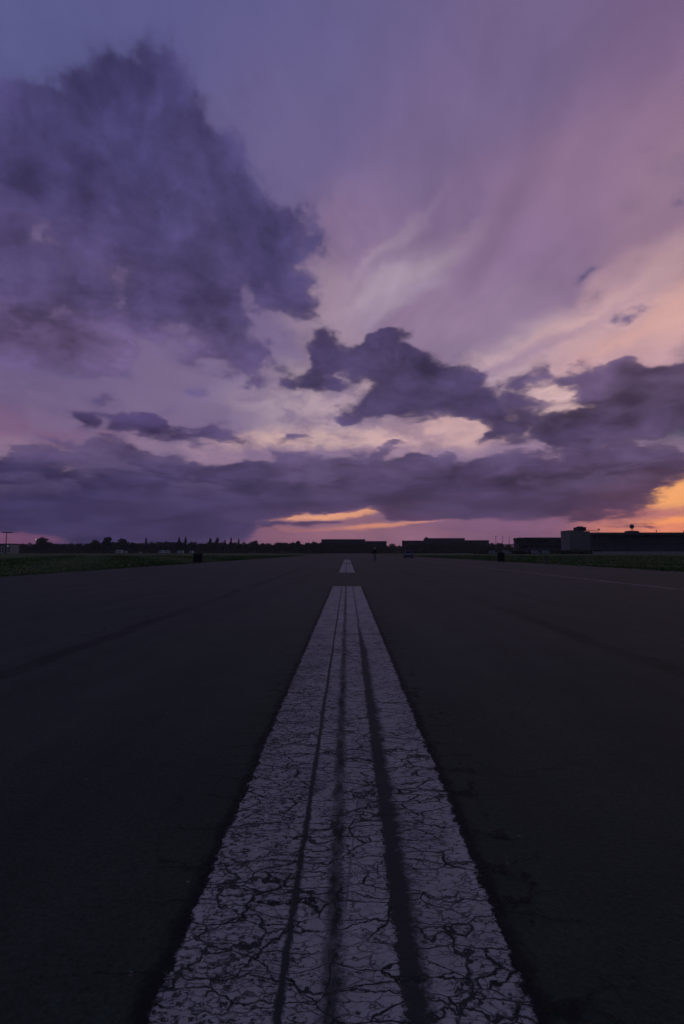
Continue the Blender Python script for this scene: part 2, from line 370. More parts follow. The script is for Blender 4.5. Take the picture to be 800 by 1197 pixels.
def mat_paint():
    """Old road paint: crazed, worn through in long seams, the asphalt showing where it is gone."""
    m, T, p, o = new_mat('worn_paint')
    co = T.n('ShaderNodeTexCoord').outputs['Object']
    sp = T.n('ShaderNodeSeparateXYZ', (co,)); x, y = sp.outputs[0], sp.outputs[1]
    half = (.5,.5,.5)
    wA = T.v('SUBTRACT', T.noise(co, 5.0, 5, .6, color=True), half)
    wB = T.v('SUBTRACT', T.noise(co, 24.0, 4, .6, color=True), half)
    # mud-crack plates, longer across than along
    c1 = T.v('ADD', T.v('ADD', T.map(co, sc=(.58, 1.45, 1)), T.scale(wA, .08)), T.scale(wB, .020))
    def edge(v, s): return T.n('ShaderNodeTexVoronoi', {'Vector': v, 'Scale': s}, feature='DISTANCE_TO_EDGE').outputs[0]
    wide = T.lr(T.noise(co, 2.5, 3, .5), .3, .7, .3, 1.5)
    k1 = T.ss(edge(c1, 9.5), T.m('MULTIPLY', wide, .038), T.m('MULTIPLY', wide, .010))
    k1 = T.m('MULTIPLY', k1, T.ss(T.noise(T.map(co, sc=(1, 1, 1)), 4.0, 3, .5), .30, .44))
    c2 = T.v('ADD', T.v('ADD', T.map(co, sc=(.62, 1.5, 1)), T.scale(wA, .08)), T.scale(wB, .035))
    k2 = T.m('MULTIPLY', T.ss(edge(c2, 29.0), .075, .02), T.ss(T.noise(co, 8.0, 4, .6), .34, .54))
    k2 = T.m('MULTIPLY', k2, .68)
    # long cracks right across
    c3 = T.v('ADD', T.v('ADD', T.map(co, sc=(.24, 1.0, 1)), T.scale(wA, .13)), T.scale(wB, .02))
    k3 = T.m('MULTIPLY', T.ss(edge(c3, 5.5), .024, .006), .95)
    cracks = T.m('MAXIMUM', T.m('MAXIMUM', k1, k2), k3)
    # flaked specks, more of them on the left third and towards the lens
    leftw = T.ss(x, -.02, -.32); rightw = T.ss(x, .25, .40)
    thr = T.m('ADD', .592, T.m('ADD', T.m('MULTIPLY', leftw, -.055), T.m('MULTIPLY', rightw, -.02)))
    sn = T.noise(T.map(co, sc=(.8, 1.3, 1)), 62.0, 5, .72)
    big = T.noise(co, 3.0, 4, .6)
    thr = T.m('SUBTRACT', thr, T.m('MULTIPLY', T.m('SUBTRACT', big, .5), .16))
    flakes = T.ss(T.m('SUBTRACT', sn, thr), -.015, .03)
    # worn seams lengthwise
    wob = T.m('MULTIPLY', T.m('SUBTRACT', T.noise(T.map(co, sc=(.3, 1, 1)), 1.1, 5, .6), .5), .035)
    wob = T.m('ADD', wob, T.m('ADD', T.m('MULTIPLY', T.m('SUBTRACT', T.noise(co, 24.0, 5, .7), .5), .06), T.m('MULTIPLY', T.m('SUBTRACT', T.noise(co, 90.0, 4, .7), .5), .05)))
    xs = T.m('ADD', x, wob)
    def seam(c, w, soft):
        return T.ss(T.m('ABSOLUTE', T.m('SUBTRACT', xs, c)), w + soft, w - soft*.4)
    s1 = T.ss(T.m('ABSOLUTE', T.m('SUBTRACT', T.m('MULTIPLY_ADD', wob, .45, x), -.166)), .017, .006)
    s1 = T.m('MULTIPLY', s1, .95)
    nfar = T.ss(y, 15.5, 6.0)
    s2 = T.m('MULTIPLY', seam(-.038, .018, .026), T.lr(T.noise(T.map(co, sc=(1,.6,1)), 14.0, 6, .75), .30, .58, .5, 1.0))
    # widest seam: crisp on its left, ragged on its right, thinning out down the runway
    xr = T.m('ADD', xs, T.m('MULTIPLY', T.m('SUBTRACT', T.noise(T.map(co, sc=(.3,1,1)), 12.0, 6, .75), .5), .10))
    w3 = T.lr(y, 5.2, 7.0, .072, .022)
    l3 = T.m('ADD', .136, T.m('MULTIPLY', T.ss(y, 3.0, 9.0), .030))
    s3 = T.m('MULTIPLY', T.ss(xs, T.m('SUBTRACT', l3, .006), T.m('ADD', l3, .004)), T.ss(T.m('SUBTRACT', xr, T.m('ADD', l3, w3)), .026, -.020))
    s3 = T.m('MULTIPLY', s3, .95)
    # saw cut across the stripe
    cut = T.m('MULTIPLY', T.ss(T.m('ABSOLUTE', T.m('SUBTRACT', T.m('ADD', y, T.m('MULTIPLY', wob, 1.0)), 6.25)), .05, .02), T.m('MULTIPLY', T.ss(x, -.10, -.07), .8))
    seams = T.m('MAXIMUM', T.m('MAXIMUM', s1, s2), T.m('MAXIMUM', s3, cut))
    # one diagonal scratch
    sc_ = T.m('ABSOLUTE', T.m('SUBTRACT', x, T.m('MULTIPLY_ADD', y, .085, -.135)))
    scr = T.m('MULTIPLY', T.ss(sc_, .006, .002), T.m('MULTIPLY', T.ss(y, 1.45, 1.5), T.ss(y, 2.15, 2.1)))
    scr = T.m('MULTIPLY', scr, .5)
    # ragged outer edges
    ew = T.m('ADD', T.m('MULTIPLY', T.m('SUBTRACT', T.noise(co, 20.0, 6, .75), .5), .095), T.m('MULTIPLY', T.m('SUBTRACT', T.noise(co, 3.0, 3, .5), .5), .03))
    xe = T.m('ADD', x, ew)
    inside = T.m('MULTIPLY', T.ss(xe, -.472, -.462), T.ss(xe, .448, .438))
    near = T.ss(y, 9.0, 3.5)     # far down the stripe the crazing closes up
    gone = T.m('MAXIMUM', T.m('MULTIPLY', T.m('MAXIMUM', cracks, T.m('MULTIPLY', flakes, .9)), T.lr(near, 0, 1, .5, 1.0)), T.m('MAXIMUM', seams, scr))
    tone = T.m('MULTIPLY', T.lr(T.noise(T.map(co, sc=(3,.6,1)), 1.5, 6, .65), .3, .7, .82, 1.12), T.lr(T.noise(co, 45, 4, .7), .3, .7, .88, 1.1))
    dirt = T.m('MULTIPLY', T.ss(big, .45, .65), .3)
    paint = T.scale(T.mix(dirt, PAINT, (.24, .225, .23)), tone)
    worn = (.019, .027, .022)
    col = T.mix(gone, paint, worn)
    T.t.links.new(col, p.inputs['Base Color']); p.inputs['Roughness'].default_value = .75; p.inputs['Specular IOR Level'].default_value = .3
    h = T.m('SUBTRACT', T.m('MULTIPLY', T.noise(co, 70, 4, .7), .25), gone)
    b = T.n('ShaderNodeBump', {'Strength': .6, 'Distance': .006, 'Height': h}); T.t.links.new(b.outputs[0], p.inputs['Normal'])
    # the rim of dark, tarry ground just outside the paint
    rim = T.m('MULTIPLY', T.ss(xe, -.535, -.475), T.ss(xe, .51, .45))
    rimn = T.m('MULTIPLY', rim, T.ss(T.noise(co, 6.0, 5, .7), .3, .65, .35, .95))
    col2 = T.mix(inside, (.014, .015, .017), col)
    T.t.links.new(col2, p.inputs['Base Color'])
    tr = T.n('ShaderNodeBsdfTransparent')
    mx = T.n('ShaderNodeMixShader', (T.m('MAXIMUM', inside, T.m('MAXIMUM', rimn, T.m('MULTIPLY', k3, T.m('MULTIPLY', T.ss(T.m('ABSOLUTE', T.m('ADD', x, T.m('MULTIPLY', ew, 6.0))), .80, .46), .8)))), tr.outputs[0], p.outputs[0]))
    T.t.links.new(mx.outputs[0], o.inputs[0])
    return m
PAINT = (.54, .52, .51)

def mat_faded_line(col, x0, half, strength, scale=2.0, spots=.45):
    m, T, p, o = new_mat('faded_line')
    co = T.n('ShaderNodeTexCoord').outputs['Object']
    sp = T.n('ShaderNodeSeparateXYZ', (co,)); x, y = sp.outputs[0], sp.outputs[1]
    w1 = T.m('MULTIPLY', T.m('SUBTRACT', T.noise(T.map(co, sc=(.2,1,1)), .5, 5, .6), .5), half*3)
    w2 = T.m('MULTIPLY', T.m('SUBTRACT', T.noise(co, 9, 5, .7), .5), half*.8)
    a = T.ss(T.m('ABSOLUTE', T.m('SUBTRACT', T.m('ADD', x, T.m('ADD', w1, w2)), x0)), half, half*.4)
    a = T.m('MULTIPLY', a, T.m('MULTIPLY', T.ss(T.noise(co, scale, 5, .65), spots-.15, spots+.15), strength))
    p.inputs['Base Color'].default_value = (*col, 1); p.inputs['Roughness'].default_value = .7; p.inputs['Specular IOR Level'].default_value = .3
    mx = T.n('ShaderNodeMixShader', (a, T.n('ShaderNodeBsdfTransparent').outputs[0], p.outputs[0]))
    T.t.links.new(mx.outputs[0], o.inputs[0]); return m

def mat_grass_ground():
    m, T, p, o = new_mat('grass_ground')
    co = T.n('ShaderNodeTexCoord').outputs['Object']
    a = T.noise(T.map(co, sc=(.35, 1, 1)), .05, 6, .65); b = T.noise(co, 1.8, 6, .7)
    c = T.mix(T.ss(a, .4, .62), (.070, .125, .040), (.12, .155, .060))
    c = T.scale(c, T.lr(b, .3, .7, .7, 1.3)); T.t.links.new(c, p.inputs['Base Color']); p.inputs['Roughness'].default_value = .95
    p.inputs['Specular IOR Level'].default_value = .1
    bp = T.n('ShaderNodeBump', {'Strength': 1.0, 'Distance': .08, 'Height': b}); T.t.links.new(bp.outputs[0], p.inputs['Normal'])
    return m
def mat_leaf(name, c0, c1, scale=.3):
    m, T, p, o = new_mat(name)
    co = T.n('ShaderNodeTexCoord').outputs['Object']; n = T.noise(co, scale, 4, .6)
    g = T.n('ShaderNodeNewGeometry').outputs['Random Per Island']
    c = T.scale(T.mix(T.ss(n, .35, .65), c0, c1), T.lr(g, 0, 1, .7, 1.3)); T.t.links.new(c, p.inputs['Base Color'])
    p.inputs['Roughness'].default_value = .8; p.inputs['Specular IOR Level'].default_value = .2; return m

# ---------------------------------------------------------------- setting
def sheet(name, x0, x1, y0, y1, z, mat, nx=1, ny=1, **kw):
    xs = np.linspace(x0, x1, nx+1); ys = np.linspace(y0, y1, ny+1)
    V = np.array([(x, y, z) for y in ys for x in xs], float)
    Fq = np.array([(j*(nx+1)+i, j*(nx+1)+i+1, (j+1)*(nx+1)+i+1, (j+1)*(nx+1)+i) for j in range(ny) for i in range(nx)])
    return np_mesh(name, V, Fq, mat, **kw)

RL, RR = -16.0, 19.6
def build_ground():
    sheet('grass_field', -2600, 2600, -600, 2800, -.004, mat_grass_ground(), kind='structure')
    asp = mat_asphalt()
    sheet('runway', RL, RR, -60, 1400, .004, asp, kind='structure')
    paint = mat_paint()
    for y0, y1 in ((-14, 15.0), (25.2, 45.5), (48.5, 72.0)):
        sheet('centre_line_marking', -.85, .83, y0, y1, .008, paint, kind='structure')
    sheet('edge_line_marking', 9.4, 10.4, -40, 300, .008, mat_faded_line((.42,.40,.38), 9.9, .17, .6, 2.0, .38), kind='structure')
    tar = (.012,.012,.013)
    sheet('tar_seam', -3.5, -2.7, -40, 300, .008, mat_faded_line(tar, -3.1, .17, .27, .5, .46), kind='structure')
    sheet('tar_seam', 2.6, 3.5, -40, 300, .008, mat_faded_line(tar, 3.05, .20, .24, .5, .50), kind='structure')
    sheet('taxiway', 60, 420, 340, 372, .004, simple('old_concrete', (.26,.25,.25), .85, .15, .2), kind='structure')
    sheet('taxiway', -260, -60, 148, 152, .004, simple('worn_track', (.13,.125,.11), .9, .3, .2), kind='structure')

def build_grass():
    """Blades along both verges, thinning with distance."""
    N = 62000; V = []
    side = rng.random(N) < .5
    Y = 14 + 150 * rng.random(N)**1.7
    d = rng.random(N)**1.6
    spread = 3 + Y*.55
    X = np.where(side, RL + .15 - d*spread, RR - .15 + d*spread)
    # ragged verge: tufts creep onto the asphalt in places
    X += np.where(side, 1, -1) * .45 * (np.sin(Y*1.3) * np.sin(Y*.37+1) * .5 + .5) * (d < .12)
    sc = 1 + Y/38.0
    h = (.06 + .12*rng.random(N)) * (.7 + .3*sc) * (.55 + .45*np.sin(X*.4+Y*.21))
    h = np.clip(h, .05, .5); w = .012*sc*(1+rng.random(N))
    th = rng.random(N)*math.pi; lean = (rng.random((N,2))-.5)*h[:,None]*1.2
    dx, dy = np.cos(th)*w, np.sin(th)*w
    P = np.zeros((N,3,3)); P[:,0,0]=X-dx; P[:,0,1]=Y-dy; P[:,1,0]=X+dx; P[:,1,1]=Y+dy
    P[:,2,0]=X+lean[:,0]; P[:,2,1]=Y+lean[:,1]; P[:,2,2]=h; P[:,0:2,2]=-.004
    m = mat_leaf('grass_blades', (.070,.130,.038), (.12,.160,.055), .25)
    np_mesh('grass', P.reshape(-1,3), np.arange(N*3).reshape(-1,3), m, kind='stuff', label='short dark grass of the verges on both sides of the runway', cat='grass')

# ---------------------------------------------------------------- trees
def clump_mesh(rs, centres, per, size):
    """Leaf sprays scattered through a set of round masses."""
    V = []; 
    for (cx, cy, cz, rx, ry, rz) in centres:
        p = rs.normal(size=(per, 3)); p /= np.linalg.norm(p, axis=1)[:,None]; p *= (rs.random((per,1))**.45)
        c = np.array((cx,cy,cz)) + p*np.array((rx,ry,rz))
        a = rs.normal(size=(per,3)); a /= np.linalg.norm(a,axis=1)[:,None]
        b = np.cross(a, rs.normal(size=(per,3))); b /= np.linalg.norm(b,axis=1)[:,None]
        s = size*(.5+rs.random((per,1)))
        V.append(np.stack([c-a*s-b*s*.6, c+a*s-b*s*.6, c+a*s*.7+b*s*.7, c-a*s*.8+b*s*.5], 1))
    V = np.concatenate(V).reshape(-1,3); return V, np.arange(len(V)).reshape(-1,4)

def make_tree(kind, H, W, seed, name, label, group, leaf, bark):
    rs = np.random.default_rng(seed); t = empty(name, (0,0,0), label=label, cat='tree', group=group)
    m = MB(); th = H*(.35 if kind != 'conifer' else .95)
    m.tube([(0,0,-.1),(rs.normal()*.1,0,th*.5),(rs.normal()*.2,rs.normal()*.2,th)], [.028*H, .02*H, .008*H], 8)
    C = []
    if kind == 'broad':
        n = 17
        for i in range(n):
            a = rs.random()*6.28; r = W*.36*math.sqrt(rs.random()); z = H*(.30+.55*rs.random()); k = 1-.55*abs((z/H)-.5)*1.6
            q = W*(.14+.10*rs.random())
            C.append((r*math.cos(a)*k, r*math.sin(a)*k, z, q, q, q*.8))
            m.tube([(0,0,th*.6),(r*math.cos(a)*k*.5, r*math.sin(a)*k*.5, (th*.6+z)*.55),(r*math.cos(a)*k, r*math.sin(a)*k, z)], [.009*H,.006*H,.003*H], 5)
        C.append((0,0,H*.86,W*.20,W*.20,H*.10)); C.append((0,0,H*.35,W*.36,W*.36,H*.22)); per = 34
    elif kind == 'conifer':
        n = 13
        for i in range(n):
            z = H*(.12+.84*i/(n-1)); r = W*.5*(1-i/(n-1))**.8+.25
            C.append((rs.normal()*.15, rs.normal()*.15, z, r, r, H*.05))
        per = 34
    else:   # poplar
        n = 10
        for i in range(n):
            z = H*(.15+.78*i/(n-1)); r = W*.5*(1-abs(i/(n-1)-.4)**1.5*1.3)
            C.append((rs.normal()*.25, rs.normal()*.25, z, r, r, H*.07))
        per = 44
    m.build('trunk', bark, t)
    V, Fq = clump_mesh(rs, C, per, .045*H if kind == 'broad' else .032*H)
    o = np_mesh('crown', V, Fq, leaf); o.parent = t
    return t

def build_trees():
    leafs = [mat_leaf('leaves_dark', (.055,.072,.040), (.085,.10,.055)), mat_leaf('leaves_olive', (.065,.078,.040), (.095,.105,.055)), mat_leaf('needles', (.045,.065,.045), (.065,.085,.055))]
    bark = simple('bark', (.06,.05,.042), .9, .3, 2)
    G = 'trees of the dark belt along the far side of the field'
    L = 'dark leafy tree in the long tree belt along the horizon'
    protos = []
    for i, (h, w) in enumerate(((13,15),(15,14),(12,17),(14,13),(11,14),(16,15),(13,14))):
        protos.append(make_tree('broad', h, w, 20+i, 'leafy_tree', L, G, leafs[i%2], bark))
    used = [False]*len(protos)
    def top(px):   # how high the belt stands above the horizon at each place, in metres at 700 m
        pts = ((-40,14),(0,12.5),(12,12.5),(30,14),(55,17),(75,14.5),(105,15.5),(120,19),(140,18),(165,16),(200,17),(230,16.5),(255,16.5),(290,16.5),(320,15.5),(345,15),(370,16.5),(430,16),(452,13.5),(466,13),(476,16),(540,17),(570,16),(600,17),(640,14),(690,12),(900,12))
        for (a, ha), (b, hb) in zip(pts, pts[1:]):
            if a <= px <= b: return ha + (hb-ha)*(px-a)/(b-a)
        return 12
    rs = random.Random(3)
    spots = []
    px = -30.0
    while px < 600:
        spots.append((px, 690+rs.uniform(-25,25), 1.0)); px += rs.uniform(4.5, 9.5) if px < 380 else rs.uniform(8, 13)
    px = -30.0
    while px < 400:
        spots.append((px, 760+rs.uniform(-20,20), 1.08)); px += rs.uniform(7, 12)
    for j, (px, Z, k) in enumerate(spots):
        i = rs.randrange(len(protos)); src = protos[i]
        if not used[i]: used[i] = True; t = src
        else: t = copy_tree(src)
        s = (top(px)*Z/700*k)/(src.children[0].dimensions.z if False else (13,15,12,14,11,16,13)[i]) * rs.uniform(.86, 1.10)
        t.location = spot(px, Z); t.rotation_euler.z = rs.random()*6.28; t.scale = (s*rs.uniform(.9,1.2),)*2 + (s,)
        tag(t, L, 'tree', G)
    # single crowns and spires that stand above the belt
    def single(kind, px, top_y, wpx, Z, label, name, leaf, seed):
        H = up(top_y, Z); t = make_tree(kind, H, wpx/F_PX*Z, seed, name, label, None, leaf, bark); t.location = spot(px, Z); t.rotation_euler.z = seed
    single('broad', 124, 626.5, 12, 670, 'tall round-crowned tree rising highest above the left tree belt', 'leafy_tree', leafs[0], 71)
    single('broad', 143, 629, 16, 668, 'broad dark crown just right of the tallest round tree in the left belt', 'leafy_tree', leafs[0], 72)
    single('broad', 110, 630, 8, 668, 'small round crown just left of the tallest round tree in the left belt', 'leafy_tree', leafs[1], 73)
    single('broad', 50, 628, 20, 664, 'wide flat-topped dark tree beside the lit lamp at far left', 'leafy_tree', leafs[0], 74)
    single('conifer', 170, 629, 5.5, 666, 'lone narrow spire-shaped tree standing between the round crowns and the twin spires', 'conifer', leafs[2], 75)
    single('conifer', 209, 628.3, 8, 666, 'left one of the two tall pointed trees standing close together', 'conifer', leafs[2], 76)
    single('conifer', 216.5, 627.8, 8, 666, 'right one of the two tall pointed trees standing close together', 'conifer', leafs[2], 77)
    single('poplar', 246, 629, 5.5, 666, 'narrow columnar tree, left of a spaced pair near mid left', 'poplar', leafs[0], 78)
    single('poplar', 254, 628.6, 6.5, 666, 'narrow columnar tree, right of a spaced pair near mid left', 'poplar', leafs[0], 79)
    single('conifer', 263, 631, 6, 666, 'short pointed tree between the columnar pair and the next spire', 'conifer', leafs[2], 80)
    single('conifer', 270, 629, 6, 666, 'pointed dark tree just right of the columnar pair', 'conifer', leafs[2], 81)
    single('conifer', 279, 630.6, 6.5, 666, 'last and lowest pointed tree before the flat stretch of the belt', 'conifer', leafs[2], 82)
    single('broad', 299, 631.2, 9, 666, 'small bushy crown standing clear under the left end of the orange gap', 'leafy_tree', leafs[1], 83)
    single('broad', 349, 631.6, 9, 666, 'small bushy crown standing clear under the middle of the orange gap', 'leafy_tree', leafs[1], 84)
    single('broad', 606, 627.5, 12, 560, 'round tree in front of the left end of the far hangar', 'leafy_tree', leafs[0], 85)
    # the wood behind reads as one mass
    rs2 = np.random.default_rng(5); C = []
    px = -45.0
    while px < 600:
        Z = 800 + rs2.uniform(-15, 15); h = (top(px) if px > 0 else 12)*Z/700*.92
        p = spot(px, Z); C.append((p.x, p.y, h*.45, 8.5, 6, h*.52)); px += 4.6
    V, Fq = clump_mesh(rs2, C, 190, 1.0)
    np_mesh('far_wood', V, Fq, leafs[0], kind='stuff', label='far-off dark wood filling the gaps behind the tree belt', cat='wood')
    # low scrub in front of the belt
    C = []; px = -40.0
    while px < 700:
        Z = 600 + rs2.uniform(-30, 30) if px < 560 else 335; p = spot(px, Z); h = rs2.uniform(3.0, 6.0)*(1 if px < 560 else .5)
        C.append((p.x, p.y, h*.4, rs2.uniform(4,9), 3, h*.6)); px += rs2.uniform(2.5, 6)
    V, Fq = clump_mesh(rs2, C, 90, .65)
    np_mesh('scrub', V, Fq, leafs[1], kind='stuff', label='low dark scrub at the foot of the tree belt', cat='scrub')

# ---------------------------------------------------------------- buildings
def wall_mat(name, col): return simple(name, col, .85, .18, .08)
def block(px0, px1, top_y, Z, depth, label, wall, glass, roofm, floors, bays, name='apartment_building', roof_bits=(), cat='building', group=None):
    a, b = spot(px0, Z), spot(px1, Z); H = up(top_y, Z); W = b.x - a.x
    t = empty(name, ((a.x+b.x)/2, Z, 0), label=label, cat=cat, group=group)
    MB().box((0, depth/2, (H-.8)/2), (W, depth, H-.8)).build('wall', wall, t)
    r = MB().box((0, depth/2, H-.4), (W+.8, depth+.8, .8)).build('roof', roofm, t)
    for (fx, w, h) in roof_bits:
        MB().box((fx*W, depth*.4, H+h/2), (w, 4, h)).build('rooftop_housing', roofm, t)
    fh = (H-1.5)/floors; n = 0
    for f in range(floors):
        for k in range(bays):
            x = -W/2 + W*(k+.5)/bays; z = 1.2 + fh*(f+.45)
            MB().box((x, -.03, z), (W/bays*.55, .12, fh*.5)).build('window', glass, t); n += 1
    return t

def build_buildings():
    glass = simple('dark_glass', (.02,.022,.03), .15, .1, .1)
    roofm = simple('roof_felt', (.05,.048,.05), .9)
    brown = wall_mat('dull_render', (.065,.058,.055)); grey = wall_mat('grey_render', (.06,.06,.065)); pale = wall_mat('pale_concrete', (.40,.38,.36)); dark = wall_mat('dark_stone', (.085,.085,.095))
    block(376, 427, 630.4, 880, 18, 'long flat-roofed dark block in the middle of the horizon under the orange gap', brown, glass, roofm, 5, 14)
    block(427.5, 452, 632.6, 884, 16, 'lower flat-roofed block joined right of the long middle one', grey, glass, roofm, 4, 7)
    block(471, 496.5, 632.0, 880, 16, 'low flat-roofed block just right of the dip in the skyline', brown, glass, roofm, 4, 8)
    block(497, 543, 629.2, 884, 18, 'taller flat-roofed block right of the dip in the skyline', grey, glass, roofm, 5, 13, roof_bits=((-.45, 4, 2.2),))
    block(543.5, 571, 631.6, 880, 16, 'flat-roofed block stepping down right of the taller one', brown, glass, roofm, 4, 8)
    # hangar halls of the old airport
    def hall(px0, px1, top_y, Z, depth, label, bays, ribs=True):
        a, b = spot(px0, Z), spot(px1, Z); H = up(top_y, Z); W = b.x - a.x
        t = empty('hangar', ((a.x+b.x)/2, Z, 0), label=label, cat='hangar')
        MB().box((0, depth/2+6, (H-3)/2), (W, depth, H-3)).build('wall', dark, t)
        # cantilevered roof reaching out over the apron
        MB().prism([(-2, H-2.6), (-2, H-.3), (depth+7, H), (depth+7, H-3)], -W/2, W/2, 'x').build('roof', roofm, t)
        MB().box((0, -2.1, H-1.5), (W, .3, 2.0)).build('fascia', dark, t)
        for k in range(bays):
            x = -W/2 + W*(k+.5)/bays
            d = MB().box((x, 5.9, (H-6)*.42), (W/bays*.94, .3, (H-6)*.84)).build('hangar_door', dark, t)
            MB().box((x, 5.7, (H-6)*.62), (W/bays*.82, .2, (H-6)*.22)).build('window', glass, d)
            MB().box((x+W/bays/2, 3.5, H-3.8), (.5, 9, 1.2)).build('roof_beam', dark, t)
        return t, H
    hall(612, 668, 628.2, 560, 30, 'far airport hangar with a flat roof left of the pale block tower', 8)
    t, H = hall(689, 880, 622.4, 430, 34, 'long near airport hangar filling the horizon right of the pale block tower', 26)
    # stair head with sloping sides on the hangar roof
    Z = 455; c = spot(736.5, Z)
    s = empty('rooftop_housing', (c.x, Z, H-.2), label='low housing with sloping sides on the hangar roof under the radar ball', cat='roof housing')
    MB().prism([(-6.5, 0), (-4.6, 2.6), (4.8, 2.6), (6.5, 0)], -3, 3).build('wall', dark, s)
    MB().box((0, -3.08, 1.4), (6, .1, .8)).build('window', glass, s)
    c = spot(801, Z)
    s2 = empty('rooftop_housing', (c.x+2, Z, H-.2), label='low housing on the hangar roof at the right border', cat='roof housing')
    MB().box((0, 0, 1.3), (9, 6, 2.6), taper=.93).build('wall', dark, s2); MB().box((0,0,2.75),(8.8,6,.3)).build('roof', roofm, s2)
    # radar ball
    c = spot(737, Z); z0 = H+2.4
    r = empty('radar_ball', (c.x, Z, z0), label='dark radar ball on a short mast above the hangar roof', cat='radar')
    mm = MB()
    for dx, dy in ((-.8,-.8),(.8,-.8),(.8,.8),(-.8,.8)): mm.tube([(dx,dy,0),(dx*.5,dy*.5,2.4)], .12, 6)
    for z in (.8, 1.6): mm.box((0,0,z), (1.7-.3*z, 1.7-.3*z, .10))
    mm.build('mast', roofm, r)
    MB().box((0,0,2.5),(2.4,2.4,.25)).build('platform', roofm, r)
    MB().ball((0,0,4.5), 2.05, (1,1,1.05), 18, 12).build('radome', simple('radome_skin', (.10,.10,.13), .6), r, smooth=True)
    MB().tube([(0,0,6.6),(0,0,8.3)], .08, 5).build('lightning_rod', roofm, r)
    # small vent mast
    c = spot(765, Z)
    v = empty('vent_mast', (c.x, Z, H-.2), label='tiny mast with a round head on the hangar roof right of the radar ball', cat='mast')
    MB().tube([(0,0,0),(0,0,2.0)], .12, 6).build('pole', roofm, v); MB().ball((0,0,2.5), .7).build('head', roofm, v)
    # pale block tower
    Z = 340; a, b = spot(664.6, Z), spot(689, Z); H2 = up(620.6, Z); W = b.x-a.x
    k = empty('block_tower', ((a.x+b.x)/2, Z, 0), label='pale windowless block tower standing in front of the hangars', cat='tower block')
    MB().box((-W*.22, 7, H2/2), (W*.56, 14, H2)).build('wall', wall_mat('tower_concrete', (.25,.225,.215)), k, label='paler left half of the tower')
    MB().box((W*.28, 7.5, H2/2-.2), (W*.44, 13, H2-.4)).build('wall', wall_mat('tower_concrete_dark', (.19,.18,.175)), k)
    MB().box((-W*.22, 7, H2+.15), (W*.57, 14.3, .3)).build('parapet', roofm, k)
    MB().box((W*.22, 7, H2+1.4), (W*.36, 8, 2.9)).build('rooftop_housing', roofm, k)
    MB().box((W*.22, 7, H2+3.1), (W*.20, 4, .8)).build('rooftop_vent', roofm, k)
    for i in range(5): MB().box((-W*.47+i*W*.125, -.04, H2*.5), (.12, .1, H2*.96)).build('joint_strip', roofm, k)
    MB().box((-W*.2, -.12, 3.2), (W*.40, .25, .7)).build('canopy', dark, k); MB().box((-W*.2, -.06, 1.5), (W*.3, .14, 2.6)).build('door', dark, k)
    # jib beside it
    j = empty('jib_mast', (spot(697, Z).x, Z+7, 0), label='thin horizontal jib with a small antenna at its tip beside the block tower', cat='antenna')
    HJ = up(619.6, Z)
    MB().tube([(4.2,0,0),(4.2,0,HJ+2.0)], [.22,.12], 6).build('mast', roofm, j)
    MB().tube([(-4.8,0,HJ),(5.6,0,HJ)], .16, 6).tube([(-4.8,0,HJ-.7),(4.2,0,HJ-.7)], .09, 5).build('jib', roofm, j)
    MB().ball((5.2,0,HJ+.8), .55).build('antenna', roofm, j)
    # pale wall along the apron
    Z = 328; w = empty('barrier_wall', (spot(690, Z).x, Z, 0), label='low pale concrete barrier running right from the block tower below the hangar', cat='wall')
    m = MB()
    for i in range(34): m.box((3.0+6*i, 0, .95), (5.86, .25, 1.9))
    m.build('panels', pale, w); m = MB()
    for i in range(35): m.box((6*i, 0, 1.0), (.16, .34, 2.0))
    m.build('posts', roofm, w)
    # three lamp masts and one on a roof
    lm = simple('galvanised', (.10,.10,.11), .5, .1, 2, .3)
    first = None
    for i, (px, ty, lab) in enumerate(((579,627.6,'thin lamp mast on the skyline, left of three near the right of middle'), (587,627.4,'thin lamp mast on the skyline, middle of three near the right of middle'), (594.5,628,'thin lamp mast on the skyline, right of three near the right of middle'))):
        Z = 520; t = first and copy_tree(first)
        if not t:
            t = empty('lamp_mast', (0,0,0)); h = up(627.5, Z)
            MB().tube([(0,0,0),(0,0,h)], [.32,.20], 6).build('pole', lm, t)
            MB().box((0,0,h+.15), (2.0,.7,.4)).build('lamp_head', lm, t); first = t
        t.location = spot(px, Z+i*6); tag(t, lab, 'lamp mast', 'lamp masts right of the middle')
    # T-shaped floodlight mast at the far left
    Z = 420; h = up(621.8, Z); t = empty('floodlight_mast', spot(4.5, Z), label='T-shaped floodlight mast against the pink gap at the left border', cat='mast')
    MB().tube([(0,0,0),(0,0,h)], [.45,.28], 8).build('pole', roofm, t)
    MB().box((.8,0,h-.2), (9.5,.5,.45)).build('crossbar', roofm, t)
    for i in range(6): MB().box((-3.2+i*1.6,-.35,h-.65), (.9,.5,.6)).build('floodlight', roofm, t)
    t = block(-14, 10, 635.4, 450, 12, 'small pale building behind the T-shaped mast at the left border', pale, glass, roofm, 3, 7, name='pale_building')
    Z = 650; t = empty('street_lamp', spot(40, Z), label='small lit white lamp on a pole above the trees at far left', cat='street lamp')
    h = up(631, Z); MB().tube([(0,0,0),(0,0,h)], [.2,.12], 6).build('pole', lm, t); MB().ball((0,-.2,h+.2), .42, (1,1,.8)).build('lamp', glow('lamp_glow', (1,.93,.85), 1.6), t)
    Z = 447; t = empty('wall_lamp', spot(7, Z, up(637.8, Z)), label='dim pale lamp on the front of the small building at left', cat='lamp')
    t.location.y = Z; MB().box((0,1.5,0),(.3,3.0,.2)).build('bracket', lm, t); MB().ball((0,-.1,-.25),.45,(1.2,1,.7)).build('lamp', glow('lamp_dim', (.75,.95,.85), .35), t)

